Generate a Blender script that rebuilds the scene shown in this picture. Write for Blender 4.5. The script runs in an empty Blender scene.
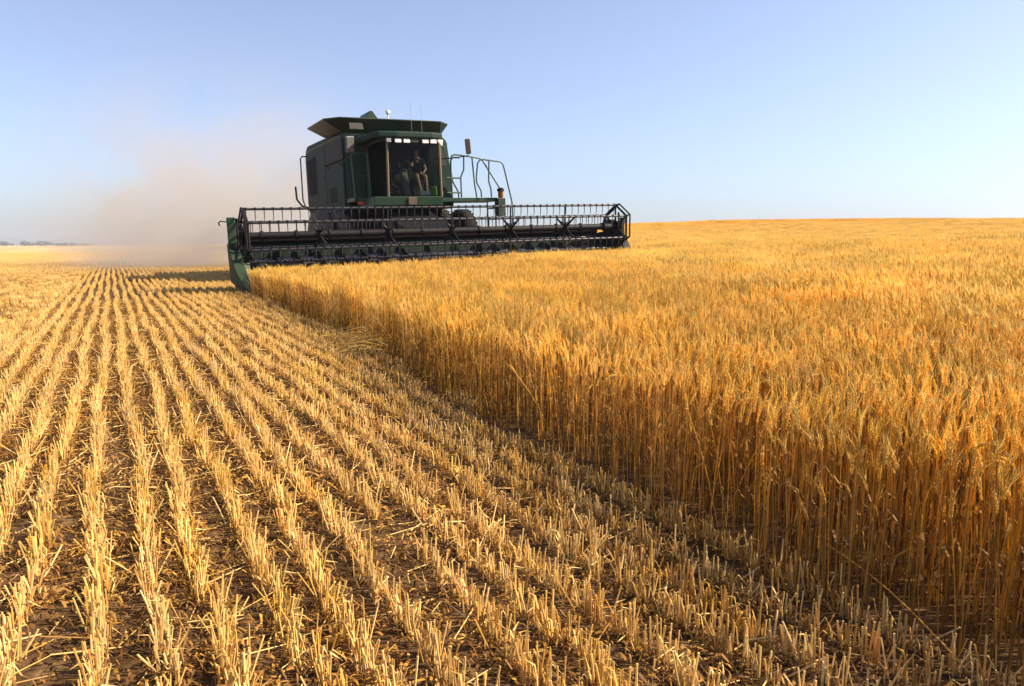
import bpy, math, random
import numpy as np
from mathutils import Vector, Matrix, Euler
R = math.radians
random.seed(7); rng = np.random.default_rng(7)
sc = bpy.context.scene
C = sc.collection

# ------------------------------------------------------------------ terrain
CAM_H = 1.1
TH = math.atan(387 / 750.0)          # the rows run along +Y, the camera looks TH to the right of them
PT = math.atan(98 / 750.0)

def sstep(a, b, x):
    t = np.clip((np.asarray(x, float) - a) / (b - a), 0, 1)
    return t * t * (3 - 2 * t)

def ground(x, y):
    x = np.asarray(x, float); y = np.asarray(y, float)
    s1 = 0.036 * np.where(x < 1.8, 0, np.where(x < 4.4, (x - 1.8) ** 2 / 5.2, x - 3.1))
    s1 = np.where(x > 20, 0.036 * 16.9, s1)
    s2 = 3.4 * sstep(12, 95, x) * (0.70 + 0.45 * sstep(20, 100, y))
    fade = 1 - 0.8 * sstep(120, 700, np.hypot(x, y))
    bump = 0.05 * np.sin(x * 0.31 + 1.0) * np.sin(y * 0.23 + .4) * sstep(14, 30, np.hypot(x, y))
    return (s1 + s2) * fade + bump

EDGE_Y = [-6, 1.0, 2.2, 4.7, 7.0, 8.4, 12.6, 17.4, 40]
EDGE_X = [1.95, 1.97, 2.04, 2.14, 2.30, 2.46, 2.50, 2.50, 2.50]
def edge_x(y):
    return np.interp(y, EDGE_Y, EDGE_X)

CUT_Y, CUT_X = 17.55, 12.75           # where the header is cutting, and its far end

# ------------------------------------------------------------------ materials
def new_mat(name):
    m = bpy.data.materials.new(name); m.use_nodes = True
    nt = m.node_tree
    return m, nt, nt.nodes['Principled BSDF'], nt.nodes['Material Output']

def paint(name, col, rough=0.45, metal=0.0, dust=0.25, dustcol=(0.34, 0.25, 0.15), bump=0.0, scale=2.5, spec=0.5):
    m, nt, p, out = new_mat(name)
    N = nt.nodes; L = nt.links
    tc = N.new('ShaderNodeTexCoord')
    n1 = N.new('ShaderNodeTexNoise'); n1.inputs['Scale'].default_value = scale; n1.inputs['Detail'].default_value = 8
    n1.inputs['Roughness'].default_value = 0.65
    L.new(tc.outputs['Object'], n1.inputs['Vector'])
    rp = N.new('ShaderNodeValToRGB'); rp.color_ramp.elements[0].position = 0.42; rp.color_ramp.elements[1].position = 0.75
    rp.color_ramp.elements[0].color = (0.15, 0.15, 0.15, 1); rp.color_ramp.elements[1].color = (1, 1, 1, 1)
    L.new(n1.outputs['Fac'], rp.inputs['Fac'])
    mu = N.new('ShaderNodeMath'); mu.operation = 'MULTIPLY'; mu.inputs[1].default_value = dust
    L.new(rp.outputs['Color'], mu.inputs[0])
    mx = N.new('ShaderNodeMix'); mx.data_type = 'RGBA'
    mx.inputs['A'].default_value = (*col, 1); mx.inputs['B'].default_value = (*dustcol, 1)
    L.new(mu.outputs[0], mx.inputs['Factor']); L.new(mx.outputs['Result'], p.inputs['Base Color'])
    mr = N.new('ShaderNodeMath'); mr.operation = 'MULTIPLY_ADD'; mr.inputs[1].default_value = 0.5; mr.inputs[2].default_value = rough
    L.new(mu.outputs[0], mr.inputs[0]); L.new(mr.outputs[0], p.inputs['Roughness'])
    p.inputs['Metallic'].default_value = metal
    p.inputs['Specular IOR Level'].default_value = spec
    if bump:
        b = N.new('ShaderNodeBump'); b.inputs['Strength'].default_value = bump; b.inputs['Distance'].default_value = 0.01
        L.new(n1.outputs['Fac'], b.inputs['Height']); L.new(b.outputs['Normal'], p.inputs['Normal'])
    return m

M = {}
M['green'] = paint('green_paint', (0.0055, 0.034, 0.0155), 0.45, dust=0.06, spec=.35)
M['dusty_green'] = paint('dusty_green_paint', (0.011, 0.031, 0.022), 0.65, dust=0.12, dustcol=(0.11, 0.10, 0.08), scale=1.6, spec=.15)
M['pale_green'] = paint('sunlit_green_paint', (0.050, 0.085, 0.045), 0.55, dust=0.35, scale=6, spec=.2)  # deflector green, lightened to stand in for sun on that face
M['rail_green'] = paint('rail_green_paint', (0.010, 0.060, 0.032), 0.5, dust=0.15)
M['mesh_black'] = paint('black_screen', (0.008, 0.008, 0.008), 0.9, dust=0.0, spec=.1)
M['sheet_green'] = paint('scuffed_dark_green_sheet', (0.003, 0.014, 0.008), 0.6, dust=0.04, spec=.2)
M['divider_green'] = paint('worn_green_shield', (0.015, 0.036, 0.014), 0.65, dust=0.4, dustcol=(0.12, 0.11, 0.07), scale=5, spec=.15)
M['grey_panel'] = paint('dusty_grey_panel', (0.026, 0.027, 0.029), 0.65, spec=.15, dust=0.14, dustcol=(0.12, 0.10, 0.09), scale=1.6)
M['dark_green'] = paint('dark_green_paint', (0.004, 0.020, 0.010), 0.4, dust=0.12)
M['black'] = paint('black_paint', (0.0045, 0.0045, 0.0055), 0.6, dust=0.03, spec=.22)
M['bat_metal'] = paint('worn_grey_steel', (0.022, 0.022, 0.028), 0.4, metal=0.2, dust=0.06)
M['clip'] = paint('grey_plastic', (0.16, 0.16, 0.18), 0.4, dust=0.15)
M['steel'] = paint('bright_worn_steel', (0.35, 0.34, 0.34), 0.35, metal=0.8, dust=0.2)
M['tyre'] = paint('dusty_tyre_rubber', (0.010, 0.010, 0.010), 0.9, dust=0.06, spec=.15)
M['dusty'] = paint('dust_covered_rubber', (0.05, 0.045, 0.04), 0.85, dust=0.7, dustcol=(0.30, 0.23, 0.16))
M['yellow'] = paint('yellow_paint', (0.62, 0.42, 0.03), 0.45, dust=0.2)
M['tan_trim'] = paint('tan_trim', (0.13, 0.09, 0.03), 0.5, dust=0.1)
M['brown'] = paint('brown_rubber_mat', (0.06, 0.03, 0.012), 0.6, dust=0.2)
M['white'] = paint('white_plastic', (0.80, 0.80, 0.78), 0.35, dust=0.08)
M['lime'] = paint('lime_plastic', (0.16, 0.55, 0.03), 0.45, dust=0.05)
M['interior'] = paint('dark_cab_lining', (0.014, 0.014, 0.014), 0.7, dust=0.05)
M['console'] = paint('grey_console', (0.13, 0.14, 0.12), 0.6, dust=0.1)
M['lens'] = paint('pale_lamp_lens', (0.72, 0.69, 0.62), 0.15, dust=0.1)
M['red_lens'] = paint('red_lens', (0.75, 0.05, 0.02), 0.25, dust=0.05)
M['amber'] = paint('amber_lens', (0.26, 0.12, 0.03), 0.3, dust=0.1)
M['mirror'] = paint('mirror_glass', (0.20, 0.19, 0.185), 0.25, metal=0.4, dust=0.2)
M['mirror_back'] = paint('mirror_housing', (0.10, 0.10, 0.10), 0.5, dust=0.3)
M['skin'] = paint('skin', (0.50, 0.27, 0.18), 0.55, dust=0.0)
M['hair'] = paint('brown_hair', (0.035, 0.02, 0.012), 0.6, dust=0.0)
M['shirt'] = paint('black_cotton', (0.005, 0.005, 0.007), 0.9, dust=0.0)
M['navy'] = paint('navy_cotton', (0.012, 0.022, 0.06), 0.9, dust=0.0)
M['khaki'] = paint('khaki_cotton', (0.22, 0.17, 0.09), 0.9, dust=0.0)
M['jean'] = paint('blue_denim', (0.03, 0.06, 0.11), 0.9, dust=0.0)
M['eye'] = paint('dark_eye', (0.02, 0.015, 0.01), 0.2, dust=0.0)

def glass_mat(name='tinted_cab_glass', ior=1.18):
    m, nt, p, out = new_mat(name)
    N = nt.nodes; L = nt.links; N.remove(p)
    t = N.new('ShaderNodeBsdfTransparent'); t.inputs['Color'].default_value = (0.38, 0.42, 0.39, 1)
    g = N.new('ShaderNodeBsdfGlossy'); g.inputs['Roughness'].default_value = 0.03
    f = N.new('ShaderNodeFresnel'); f.inputs['IOR'].default_value = ior
    mx = N.new('ShaderNodeMixShader')
    L.new(f.outputs[0], mx.inputs[0]); L.new(t.outputs[0], mx.inputs[1]); L.new(g.outputs[0], mx.inputs[2])
    L.new(mx.outputs[0], out.inputs['Surface'])
    return m
M['glass'] = glass_mat(); M['matt_glass'] = glass_mat('dusty_side_glass', 1.02)

def straw_mat(name, translucency=0.3, vmin=0.75, vmax=1.2, hue=0.0025, sat=0.05):
    """colour comes from each stalk's own tint, varied a little from clump to clump"""
    m, nt, p, out = new_mat(name)
    N = nt.nodes; L = nt.links
    a = N.new('ShaderNodeAttribute'); a.attribute_name = 'tint'
    oi = N.new('ShaderNodeObjectInfo')
    hs = N.new('ShaderNodeHueSaturation')
    def rmap(lo, hi, mul):
        w = N.new('ShaderNodeMath'); w.operation = 'MULTIPLY'; w.inputs[1].default_value = mul
        L.new(oi.outputs['Random'], w.inputs[0])
        fr = N.new('ShaderNodeMath'); fr.operation = 'FRACT'; L.new(w.outputs[0], fr.inputs[0])
        r = N.new('ShaderNodeMapRange'); r.inputs['To Min'].default_value = lo; r.inputs['To Max'].default_value = hi
        L.new(fr.outputs[0], r.inputs['Value']); return r.outputs[0]
    L.new(rmap(0.5 - hue, 0.5 + hue, 17.3), hs.inputs['Hue'])
    L.new(rmap(1 - sat, 1 + sat, 7.7), hs.inputs['Saturation'])
    L.new(rmap(vmin, vmax, 1.0), hs.inputs['Value'])
    L.new(a.outputs['Color'], hs.inputs['Color'])
    L.new(hs.outputs[0], p.inputs['Base Color'])
    p.inputs['Roughness'].default_value = 0.6
    p.inputs['Specular IOR Level'].default_value = 0.18
    tr = N.new('ShaderNodeBsdfTranslucent'); L.new(hs.outputs[0], tr.inputs['Color'])
    mx = N.new('ShaderNodeMixShader'); mx.inputs[0].default_value = translucency
    L.new(p.outputs[0], mx.inputs[1]); L.new(tr.outputs[0], mx.inputs[2]); L.new(mx.outputs[0], out.inputs['Surface'])
    return m
M['wheat'] = straw_mat('ripe_wheat', 0.42, 0.72, 1.2)
M['stubble'] = straw_mat('cut_straw', 0.25, 0.9, 1.1)
M['litter'] = straw_mat('straw_litter', 0.15, 0.7, 1.2)

# ------------------------------------------------------------------ mesh helpers
class MB:
    def __init__(s): s.v = []; s.f = []; s.c = []; s.mi = []; s.k = 0
    def add(s, verts, faces, col=None):
        o = len(s.v); s.v.extend([tuple(p) for p in verts])
        s.f.extend([tuple(i + o for i in q) for q in faces])
        if col is not None: s.c.extend([col] * len(faces))
        s.mi.extend([s.k] * len(faces))
        return s
    def box(s, c, d, rot=None):
        x, y, z = [k / 2 for k in d]
        P = [Vector(p) for p in ((-x,-y,-z),(x,-y,-z),(x,y,-z),(-x,y,-z),(-x,-y,z),(x,-y,z),(x,y,z),(-x,y,z))]
        if rot:
            m = Euler(rot).to_matrix(); P = [m @ p for p in P]
        c = Vector(c)
        return s.add([p + c for p in P], [(0,3,2,1),(4,5,6,7),(0,1,5,4),(1,2,6,5),(2,3,7,6),(3,0,4,7)])
    def bx(s, x0, x1, y0, y1, z0, z1):
        return s.box(((x0+x1)/2,(y0+y1)/2,(z0+z1)/2), (x1-x0,y1-y0,z1-z0))
    def prism(s, poly, axis, a, b):
        """poly: 2-D outline in the two other axes (in order), swept from a to b along axis"""
        def pt(p, t):
            return {'x': (t, p[0], p[1]), 'y': (p[0], t, p[1]), 'z': (p[0], p[1], t)}[axis]
        n = len(poly)
        V = [pt(p, a) for p in poly] + [pt(p, b) for p in poly]
        F = [tuple(range(n))[::-1], tuple(range(n, 2*n))] + [(i, (i+1) % n, n+(i+1) % n, n+i) for i in range(n)]
        return s.add(V, F)
    def tube(s, pts, r, n=8, col=None, cap=True):
        P = [Vector(p) for p in pts]; k = len(P)
        rs = r if isinstance(r, (list, tuple)) else [r] * k
        V = []; F = []; up = None
        for i in range(k):
            t = (P[min(i+1, k-1)] - P[max(i-1, 0)]).normalized()
            if up is None:
                up = Vector((0, 0, 1)) if abs(t.z) < 0.9 else Vector((1, 0, 0))
            a = t.cross(up).normalized(); b = a.cross(t).normalized(); up = b
            for j in range(n):
                w = 2 * math.pi * j / n
                V.append(P[i] + (a * math.cos(w) + b * math.sin(w)) * rs[i])
        for i in range(k - 1):
            for j in range(n):
                F.append((i*n+j, i*n+(j+1) % n, (i+1)*n+(j+1) % n, (i+1)*n+j))
        if cap:
            F.append(tuple(range(n))[::-1]); F.append(tuple(range((k-1)*n, k*n)))
        return s.add(V, F, col)
    def lathe(s, prof, axis='x', c=(0, 0, 0), n=32):
        """prof: (along, radius) pairs round an axis through c"""
        V = []; F = []; k = len(prof)
        for a, r in prof:
            for j in range(n):
                w = 2*math.pi*j/n; u = r*math.cos(w); q = r*math.sin(w)
                p = {'x': (a, u, q), 'y': (u, a, q), 'z': (u, q, a)}[axis]
                V.append((p[0]+c[0], p[1]+c[1], p[2]+c[2]))
        for i in range(k-1):
            for j in range(n):
                F.append((i*n+j, i*n+(j+1) % n, (i+1)*n+(j+1) % n, (i+1)*n+j))
        F.append(tuple(range(n))[::-1]); F.append(tuple(range((k-1)*n, k*n)))
        return s.add(V, F)
    def plate(s, quad, t):
        q = [Vector(p) for p in quad]; nrm = (q[1]-q[0]).cross(q[2]-q[0]).normalized() * t
        n = len(q)
        return s.add(q + [p + nrm for p in q], [tuple(range(n))[::-1], tuple(range(n, 2*n))] +
                     [(i, (i+1) % n, n+(i+1) % n, n+i) for i in range(n)])
    def build(s, name, mat, parent=None, bevel=0.0, smooth=False, link=True):
        me = bpy.data.meshes.new(name); me.from_pydata(s.v, [], s.f)
        for q in (mat if isinstance(mat, list) else [mat]): me.materials.append(q)
        if any(s.mi): me.polygons.foreach_set('material_index', s.mi)
        if s.c:
            at = me.attributes.new('tint', 'FLOAT_COLOR', 'FACE')
            at.data.foreach_set('color', np.array([(*c, 1.0) for c in s.c], np.float32).ravel())
        else:
            import bmesh
            b = bmesh.new(); b.from_mesh(me); bmesh.ops.recalc_face_normals(b, faces=b.faces); b.to_mesh(me); b.free()
        if smooth:
            me.polygons.foreach_set('use_smooth', [True] * len(me.polygons))
        o = bpy.data.objects.new(name, me)
        if link: C.objects.link(o)
        if parent: o.parent = parent
        if bevel:
            bv = o.modifiers.new('edges', 'BEVEL'); bv.width = bevel; bv.segments = 2; bv.limit_method = 'ANGLE'
        if smooth:
            try: me.set_sharp_from_angle(angle=R(40))
            except Exception: pass
        return o

def tag(o, label=None, cat=None, group=None, kind=None):
    if label: o['label'] = label
    if cat: o['category'] = cat
    if group: o['group'] = group
    if kind: o['kind'] = kind
    return o

# ------------------------------------------------------------------ straw shapes for the crop
def jit(c, s=0.12):
    k = 1 + random.uniform(-s, s)
    return (min(c[0]*k*random.uniform(.96, 1.04), 1), min(c[1]*k*random.uniform(.95, 1.05), 1), min(c[2]*k*random.uniform(.9, 1.1), 1))
def mixc(a, b, t): return tuple(a[i]*(1-t)+b[i]*t for i in range(3))

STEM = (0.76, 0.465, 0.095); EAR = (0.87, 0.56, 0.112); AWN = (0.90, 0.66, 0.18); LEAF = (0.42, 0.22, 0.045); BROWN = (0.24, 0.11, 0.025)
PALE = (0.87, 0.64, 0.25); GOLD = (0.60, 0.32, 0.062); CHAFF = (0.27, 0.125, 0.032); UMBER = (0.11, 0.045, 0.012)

def ribbon(mb, pts, w, side, col):
    P = [Vector(p) for p in pts]; V = []; F = []
    for i, p in enumerate(P):
        ww = w[i] if isinstance(w, (list, tuple)) else w
        V += [p - side*ww, p + side*ww]
    for i in range(len(P)-1): F.append((2*i, 2*i+1, 2*i+3, 2*i+2))
    mb.add(V, F, col)

def ear(mb, base, d0, d1, ln, detail, col):
    """an ear of wheat: axis bends from direction d0 to d1"""
    n = 9 if detail == 2 else 4
    P = [base]; D = []
    for i in range(n):
        t = (i + .5) / n; d = (d0*(1-t) + d1*t).normalized(); D.append(d); P.append(P[-1] + d*ln/n)
    a = d0.cross(Vector((random.uniform(-1, 1), random.uniform(-1, 1), .2))).normalized()
    if detail == 2:
        for i in range(n):
            sgn = 1 if i % 2 else -1
            d = D[i]; b = (a - d*a.dot(d)).normalized(); q = d.cross(b)
            for s2 in (sgn, -sgn):
                off = (b*s2 + q*random.uniform(-.4, .4)).normalized()
                ax = (d*1.0 + off*0.32).normalized()
                c0 = P[i] + d*ln/n*random.uniform(-.2, .3); L_ = ln/n*1.75*random.uniform(.9, 1.1); w = 0.0028*(1.0 if i < n-2 else .75)
                side = ax.cross(d.cross(off)+Vector((.01, 0, 0))).normalized(); s3 = ax.cross(side)
                m = c0 + ax*L_*.45 + off*0.0012
                tip = c0 + ax*L_
                V = [c0, m+side*w, m+s3*w, m-side*w, m-s3*w, tip]
                mb.add(V, [(0,2,1),(0,3,2),(0,4,3),(0,1,4),(1,2,5),(2,3,5),(3,4,5),(4,1,5)], jit(col, .16))
                if random.random() < .5:
                    aw = (d + off*random.uniform(.12, .4)).normalized()
                    l2 = random.uniform(.03, .055)
                    mb.add([tip - side*.0005, tip + side*.0005, tip + aw*l2], [(0,1,2)], jit(AWN, .15))
    else:
        ra = [.0022, .0062, .0066, .0055, .002]
        mb.tube(P, ra, 4, jit(col, .18), cap=False)
        if detail == 1:
            for k in range(7):
                i = random.randrange(1, 5); d = D[min(i, 3)]
                off = Vector((random.uniform(-1, 1), random.uniform(-1, 1), random.uniform(-1, 1)))
                off = (off - d*off.dot(d)).normalized()
                aw = (d + off*random.uniform(.15, .45)).normalized(); sd = aw.cross(off).normalized()*.0008
                mb.add([P[i]-sd, P[i]+sd, P[i] + aw*random.uniform(.05, .08)], [(0,1,2)], jit(AWN, .15))

def wheat_stalk(mb, x, y, h, detail):
    lean = Vector((random.gauss(-.012, .03), random.gauss(.0, .03), 0))
    if random.random() < .04: lean *= 4
    d = Vector((lean.x, lean.y, 1)).normalized()
    base = Vector((x, y, -.02))
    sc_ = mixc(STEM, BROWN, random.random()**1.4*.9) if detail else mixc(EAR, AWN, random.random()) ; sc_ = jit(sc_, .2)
    k = 5 if detail == 2 else (3 if detail == 1 else 2)
    pts = []
    for i in range(k):
        t = i/(k-1)
        pts.append(base + d*h*t + Vector((lean.x, lean.y, 0))*h*.7*t*t + (Vector((random.gauss(0, .003), random.gauss(0, .003), 0)) if 0 < i < k-1 else Vector()))
    if detail == 0:
        side = Vector((random.uniform(-1, 1), random.uniform(-1, 1), 0)).normalized()
        q = pts[0].lerp(pts[1], .55)
        ribbon(mb, [q, pts[1]], .0028, side, sc_)
    else:
        r0 = random.uniform(.0019, .0029)
        mb.tube(pts, [r0*(1-.35*i/(k-1)) for i in range(k)], 4 if detail == 2 else 3, sc_, cap=False)
    d0 = (pts[-1]-pts[-2]).normalized()
    ang = random.gauss(.32, .24) if random.random() < .94 else random.uniform(1.0, 1.9)
    az = random.gauss(2.4, 1.0)                       # most ears nod the same way
    hd = Vector((math.cos(az), math.sin(az), 0))
    d1 = (d0*math.cos(ang) + hd*math.sin(ang)).normalized()
    ear(mb, pts[-1], (d0*.8+d1*.4).normalized(), d1, random.uniform(.055, .078), detail, mixc(EAR, STEM if detail else AWN, random.random()*(.5 if detail else 1)))
    nl = {2: random.choice([1, 1, 2, 2]), 1: random.choice([0, 1, 2]), 0: 0}[detail]
    for _ in range(nl):
        t = random.uniform(.12, .85)
        p = base + d*h*t
        az = random.uniform(0, 6.283); hd = Vector((math.cos(az), math.sin(az), 0)); side = Vector((-hd.y, hd.x, 0))
        l = random.uniform(.05, .17)
        q = [p, p + hd*l*.25 + Vector((0, 0, l*.30)), p + hd*l*.5 + Vector((0, 0, l*.15)), p + hd*l*.6 - Vector((0, 0, l*random.uniform(.2, .6)))]
        w = random.uniform(.0018, .0038)
        ribbon(mb, q, [w, w*1.2, w, w*.3], (side + Vector((0, 0, random.uniform(-.6, .6)))).normalized(), jit(mixc(LEAF, BROWN, random.random()*.8) if t > .5 else mixc(BROWN, UMBER, random.random()), .2))  # lower leaves browner: dead leaf colour, deepened to stand in for canopy shade

def stub(mb, x, y, h, detail, splay=.16, col=None):
    d = Vector((random.gauss(0, splay), random.gauss(0, splay*.8), 1)).normalized()
    b = Vector((x, y, -.015)); r = random.uniform(.0019, .0030)
    c = jit(col or mixc(PALE, GOLD, random.random()**1.15), .18)
    if detail == 2:
        m = b + d*h*.5 + Vector((random.gauss(0, .002), random.gauss(0, .002), 0))
        mb.tube([b, m, b + d*h], [r*1.15, r, r*.95], 5, c)
    elif detail == 1:
        mb.tube([b, b + d*h], [r*1.3, r*1.1], 3, c)
    else:
        s = Vector((random.uniform(-1, 1), random.uniform(-1, 1), 0)).normalized()
        ribbon(mb, [b, b + d*h], r*1.6, s, c)

def litter_bit(mb, x, y, zmax=.03):
    k = random.random()
    az = random.uniform(0, 6.283); hd = Vector((math.cos(az), math.sin(az), 0)); z = random.uniform(.002, zmax)
    if k < .035:      # a straw lying on the ground
        l = random.uniform(.05, .2); t = random.uniform(-.12, .2)
        p = Vector((x, y, z)); q = p + hd*l + Vector((0, 0, l*t)); q.z = max(q.z, .004)
        mb.tube([p, q], random.uniform(.0014, .0024), 4, jit(mixc(PALE, GOLD, random.random()), .2))
    else:            # a curled dry leaf or a shred of chaff
        l = random.uniform(.015, .06); side = Vector((-hd.y, hd.x, random.uniform(-.8, .8))).normalized(); w = random.uniform(.001, .004)
        p = Vector((x, y, z)); hh = l*random.uniform(0, .35)
        ribbon(mb, [p, p+hd*l*.35+Vector((0, 0, hh)), p+hd*l*.7+Vector((0, 0, hh*.8)), p+hd*l+Vector((0, 0, -z*.5))], [w, w*1.2, w, w*.4], side,
               jit(mixc(mixc(CHAFF, UMBER, random.random()), mixc(GOLD, BROWN, random.random()), random.random()**1.15), .3))

# prototypes live in collections that are never linked into the scene
def proto_col(name, builders, mat):
    col = bpy.data.collections.new(name)
    for i, mb in enumerate(builders):
        o = mb.build('%s_clump_%02d' % (name, i), mat, link=False); col.objects.link(o)
    return col

ROW = 0.165
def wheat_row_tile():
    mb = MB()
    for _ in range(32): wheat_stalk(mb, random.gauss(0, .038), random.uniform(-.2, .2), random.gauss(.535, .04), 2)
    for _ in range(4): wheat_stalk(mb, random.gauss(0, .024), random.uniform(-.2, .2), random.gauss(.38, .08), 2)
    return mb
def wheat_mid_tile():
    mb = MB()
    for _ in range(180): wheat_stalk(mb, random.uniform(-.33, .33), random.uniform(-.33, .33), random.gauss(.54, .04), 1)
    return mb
def wheat_far_tile():
    mb = MB()
    for _ in range(430): wheat_stalk(mb, random.uniform(-.65, .65), random.uniform(-.65, .65), random.gauss(.54, .045), 0)
    return mb
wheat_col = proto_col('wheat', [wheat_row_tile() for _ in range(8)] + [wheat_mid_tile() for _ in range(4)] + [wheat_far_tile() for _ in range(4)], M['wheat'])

def stub_near():
    mb = MB(); y = -.25
    while y < .25:
        nst = random.choice([2, 3, 4, 5]); xx = random.gauss(0, .010); hh = random.gauss(.108, .018)
        for _ in range(nst):
            stub(mb, xx + random.gauss(0, .008), y + random.gauss(0, .008), max(.03, hh*random.uniform(.6, 1.15)), 2, random.choice([.08, .13, .22]))
        y += random.uniform(.014, .042)
    for _ in range(5): stub(mb, random.gauss(0, .020), random.uniform(-.25, .25), random.uniform(.06, .16), 2, .5)
    for _ in range(22):      # loose leaf sheaths still on the straw, bent outward
        x = random.gauss(0, .014); y = random.uniform(-.25, .25); az = random.uniform(0, 6.283); hd = Vector((math.cos(az), math.sin(az), 0))
        l = random.uniform(.05, .11); p = Vector((x, y, 0)); o = random.uniform(.2, .7); w = random.uniform(.0015, .003)
        ribbon(mb, [p, p+hd*l*.15*o+Vector((0, 0, l*.5)), p+hd*l*.5*o+Vector((0, 0, l*.85)), p+hd*l*(.5*o+.35)+Vector((0, 0, l*random.uniform(.45, .95)))], [w, w*1.2, w, w*.25],
               Vector((-hd.y, hd.x, random.uniform(-.3, .3))).normalized(), jit(mixc(PALE, GOLD, random.random()), .15))
    for _ in range(46):  # dead leaf bits at the row foot; their brown also paints in its shade
        x = random.gauss(0, .026); y = random.uniform(-.25, .25); az = random.uniform(0, 6.283); hd = Vector((math.cos(az), math.sin(az), 0))
        l = random.uniform(.03, .08); p = Vector((x, y, random.uniform(0, .04))); w = random.uniform(.001, .0028)
        ribbon(mb, [p, p+hd*l*.4+Vector((0, 0, l*.3)), p+hd*l-Vector((0, 0, p.z*.6))], [w, w, w*.3], Vector((-hd.y, hd.x, random.uniform(-.5, .5))).normalized(),
               jit(mixc(mixc(GOLD, CHAFF, random.random()), mixc(BROWN, UMBER, random.random()), random.random()), .25))
    return mb
def stub_mid():
    mb = MB()
    for _ in range(62): stub(mb, random.gauss(0, .012), random.uniform(-.26, .26), max(.04, random.gauss(.100, .018)), 1, .12)
    for _ in range(24): stub(mb, random.gauss(0, .03), random.uniform(-.26, .26), random.uniform(.02, .05), 1, .7, mixc(CHAFF, UMBER, random.random()))
    return mb
def stub_far():
    mb = MB()
    for r in range(-4, 4):
        for _ in range(90): stub(mb, (r+.5)*ROW + random.gauss(0, .012), random.uniform(-.5, .5), max(.04, random.gauss(.100, .018)), 0, .10)
    return mb
stub_c = proto_col('stubble', [stub_near() for _ in range(10)] + [stub_mid() for _ in range(5)] + [stub_far() for _ in range(4)], M['stubble'])

def litter_tile(n):
    mb = MB()
    for _ in range(n): litter_bit(mb, random.uniform(-.27, .27), random.uniform(-.27, .27))
    return mb
litter_c = proto_col('litter', [litter_tile(430) for _ in range(6)], M['litter'])

def scatter(name, col, pts, rot, scl, var):
    me = bpy.data.meshes.new(name); me.from_pydata([tuple(p) for p in pts], [], [])
    a = me.attributes.new('rot', 'FLOAT_VECTOR', 'POINT'); a.data.foreach_set('vector', np.asarray(rot, np.float32).ravel())
    a = me.attributes.new('scl', 'FLOAT_VECTOR', 'POINT'); a.data.foreach_set('vector', np.asarray(scl, np.float32).ravel())
    a = me.attributes.new('variant', 'INT', 'POINT'); a.data.foreach_set('value', np.asarray(var, np.int32))
    o = bpy.data.objects.new(name, me); C.objects.link(o)
    ng = bpy.data.node_groups.new(name + '_scatter', 'GeometryNodeTree')
    ng.interface.new_socket('Geometry', in_out='INPUT', socket_type='NodeSocketGeometry')
    ng.interface.new_socket('Geometry', in_out='OUTPUT', socket_type='NodeSocketGeometry')
    N = ng.nodes; L = ng.links
    gi = N.new('NodeGroupInput'); go = N.new('NodeGroupOutput')
    ci = N.new('GeometryNodeCollectionInfo'); ci.inputs['Collection'].default_value = col
    ci.inputs['Separate Children'].default_value = True; ci.inputs['Reset Children'].default_value = True
    ip = N.new('GeometryNodeInstanceOnPoints'); ip.inputs['Pick Instance'].default_value = True
    def attr(nm, tp):
        n = N.new('GeometryNodeInputNamedAttribute'); n.data_type = tp; n.inputs['Name'].default_value = nm; return n.outputs['Attribute']
    e = N.new('FunctionNodeEulerToRotation')
    L.new(attr('rot', 'FLOAT_VECTOR'), e.inputs[0]); L.new(e.outputs[0], ip.inputs['Rotation'])
    L.new(attr('scl', 'FLOAT_VECTOR'), ip.inputs['Scale']); L.new(attr('variant', 'INT'), ip.inputs['Instance Index'])
    L.new(gi.outputs[0], ip.inputs['Points']); L.new(ci.outputs[0], ip.inputs['Instance']); L.new(ip.outputs[0], go.inputs[0])
    md = o.modifiers.new('scatter', 'NODES'); md.node_group = ng
    return o

def hnoise(x, y):
    return (np.sin(x*.9+1.3*np.sin(y*.37)) + np.sin(y*.63+1.7*np.sin(x*.29+2)) + np.sin((x+y)*1.7+.6))/3

def bearing(x, y): return np.degrees(np.arctan2(x, y))

# --- standing wheat
P = []; RT = []; S = []; V = []
ys = np.arange(-1.5, CUT_Y, .38)
for y in ys:
    for k in range(0, 36):
        ex = edge_x(y) + .05*math.sin(y*2.3) + .03*math.sin(y*7.1)
        x = ex - .05 + k*ROW + random.gauss(0, .012); yy = y + random.uniform(-.05, .05)
        b = bearing(x, yy)
        if x - 2 > 1.2 + 0.42*max(yy, 0) or (k > 10 and b > 82): continue
        P.append((x, yy)); RT.append((-R(random.uniform(4, 34))*float(sstep(CUT_Y-1.0, CUT_Y-.1, yy)) if yy > CUT_Y-1 else 0, 0, random.choice([0, math.pi])*(yy < CUT_Y-1) + random.gauss(0, .08)))
        s = 1 + .035*hnoise(x, yy) + random.gauss(0, .02)
        S.append((1, 1, s*(0.93 + .07*min(1, k/3)))); V.append(random.randrange(8))
for y in np.arange(-1, 92, .5):
    for x in np.arange(2.2, 92, .5):
        r = math.hypot(x, y); b = bearing(x, y)
        if r > 90 or b > (84 if r < 36 else 70): continue
        if y < CUT_Y+.15:
            if x - 2 <= 1.2 + 0.42*max(y, 0) + .1 and x < 2.5 + 35*ROW: continue
            if x < edge_x(y) + .35: continue
        elif x < CUT_X + .45: continue
        if y < CUT_Y+.35 and y > CUT_Y-.3 and x < CUT_X: yj = CUT_Y - .3
        else: yj = y + random.uniform(-.1, .1)
        P.append((x + random.uniform(-.1, .1), yj)); RT.append((0, 0, random.gauss(0, .25)))
        s = 1 + .05*hnoise(x, y) + random.gauss(0, .03); S.append((1, 1, s)); V.append(8 + random.randrange(4))
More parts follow.
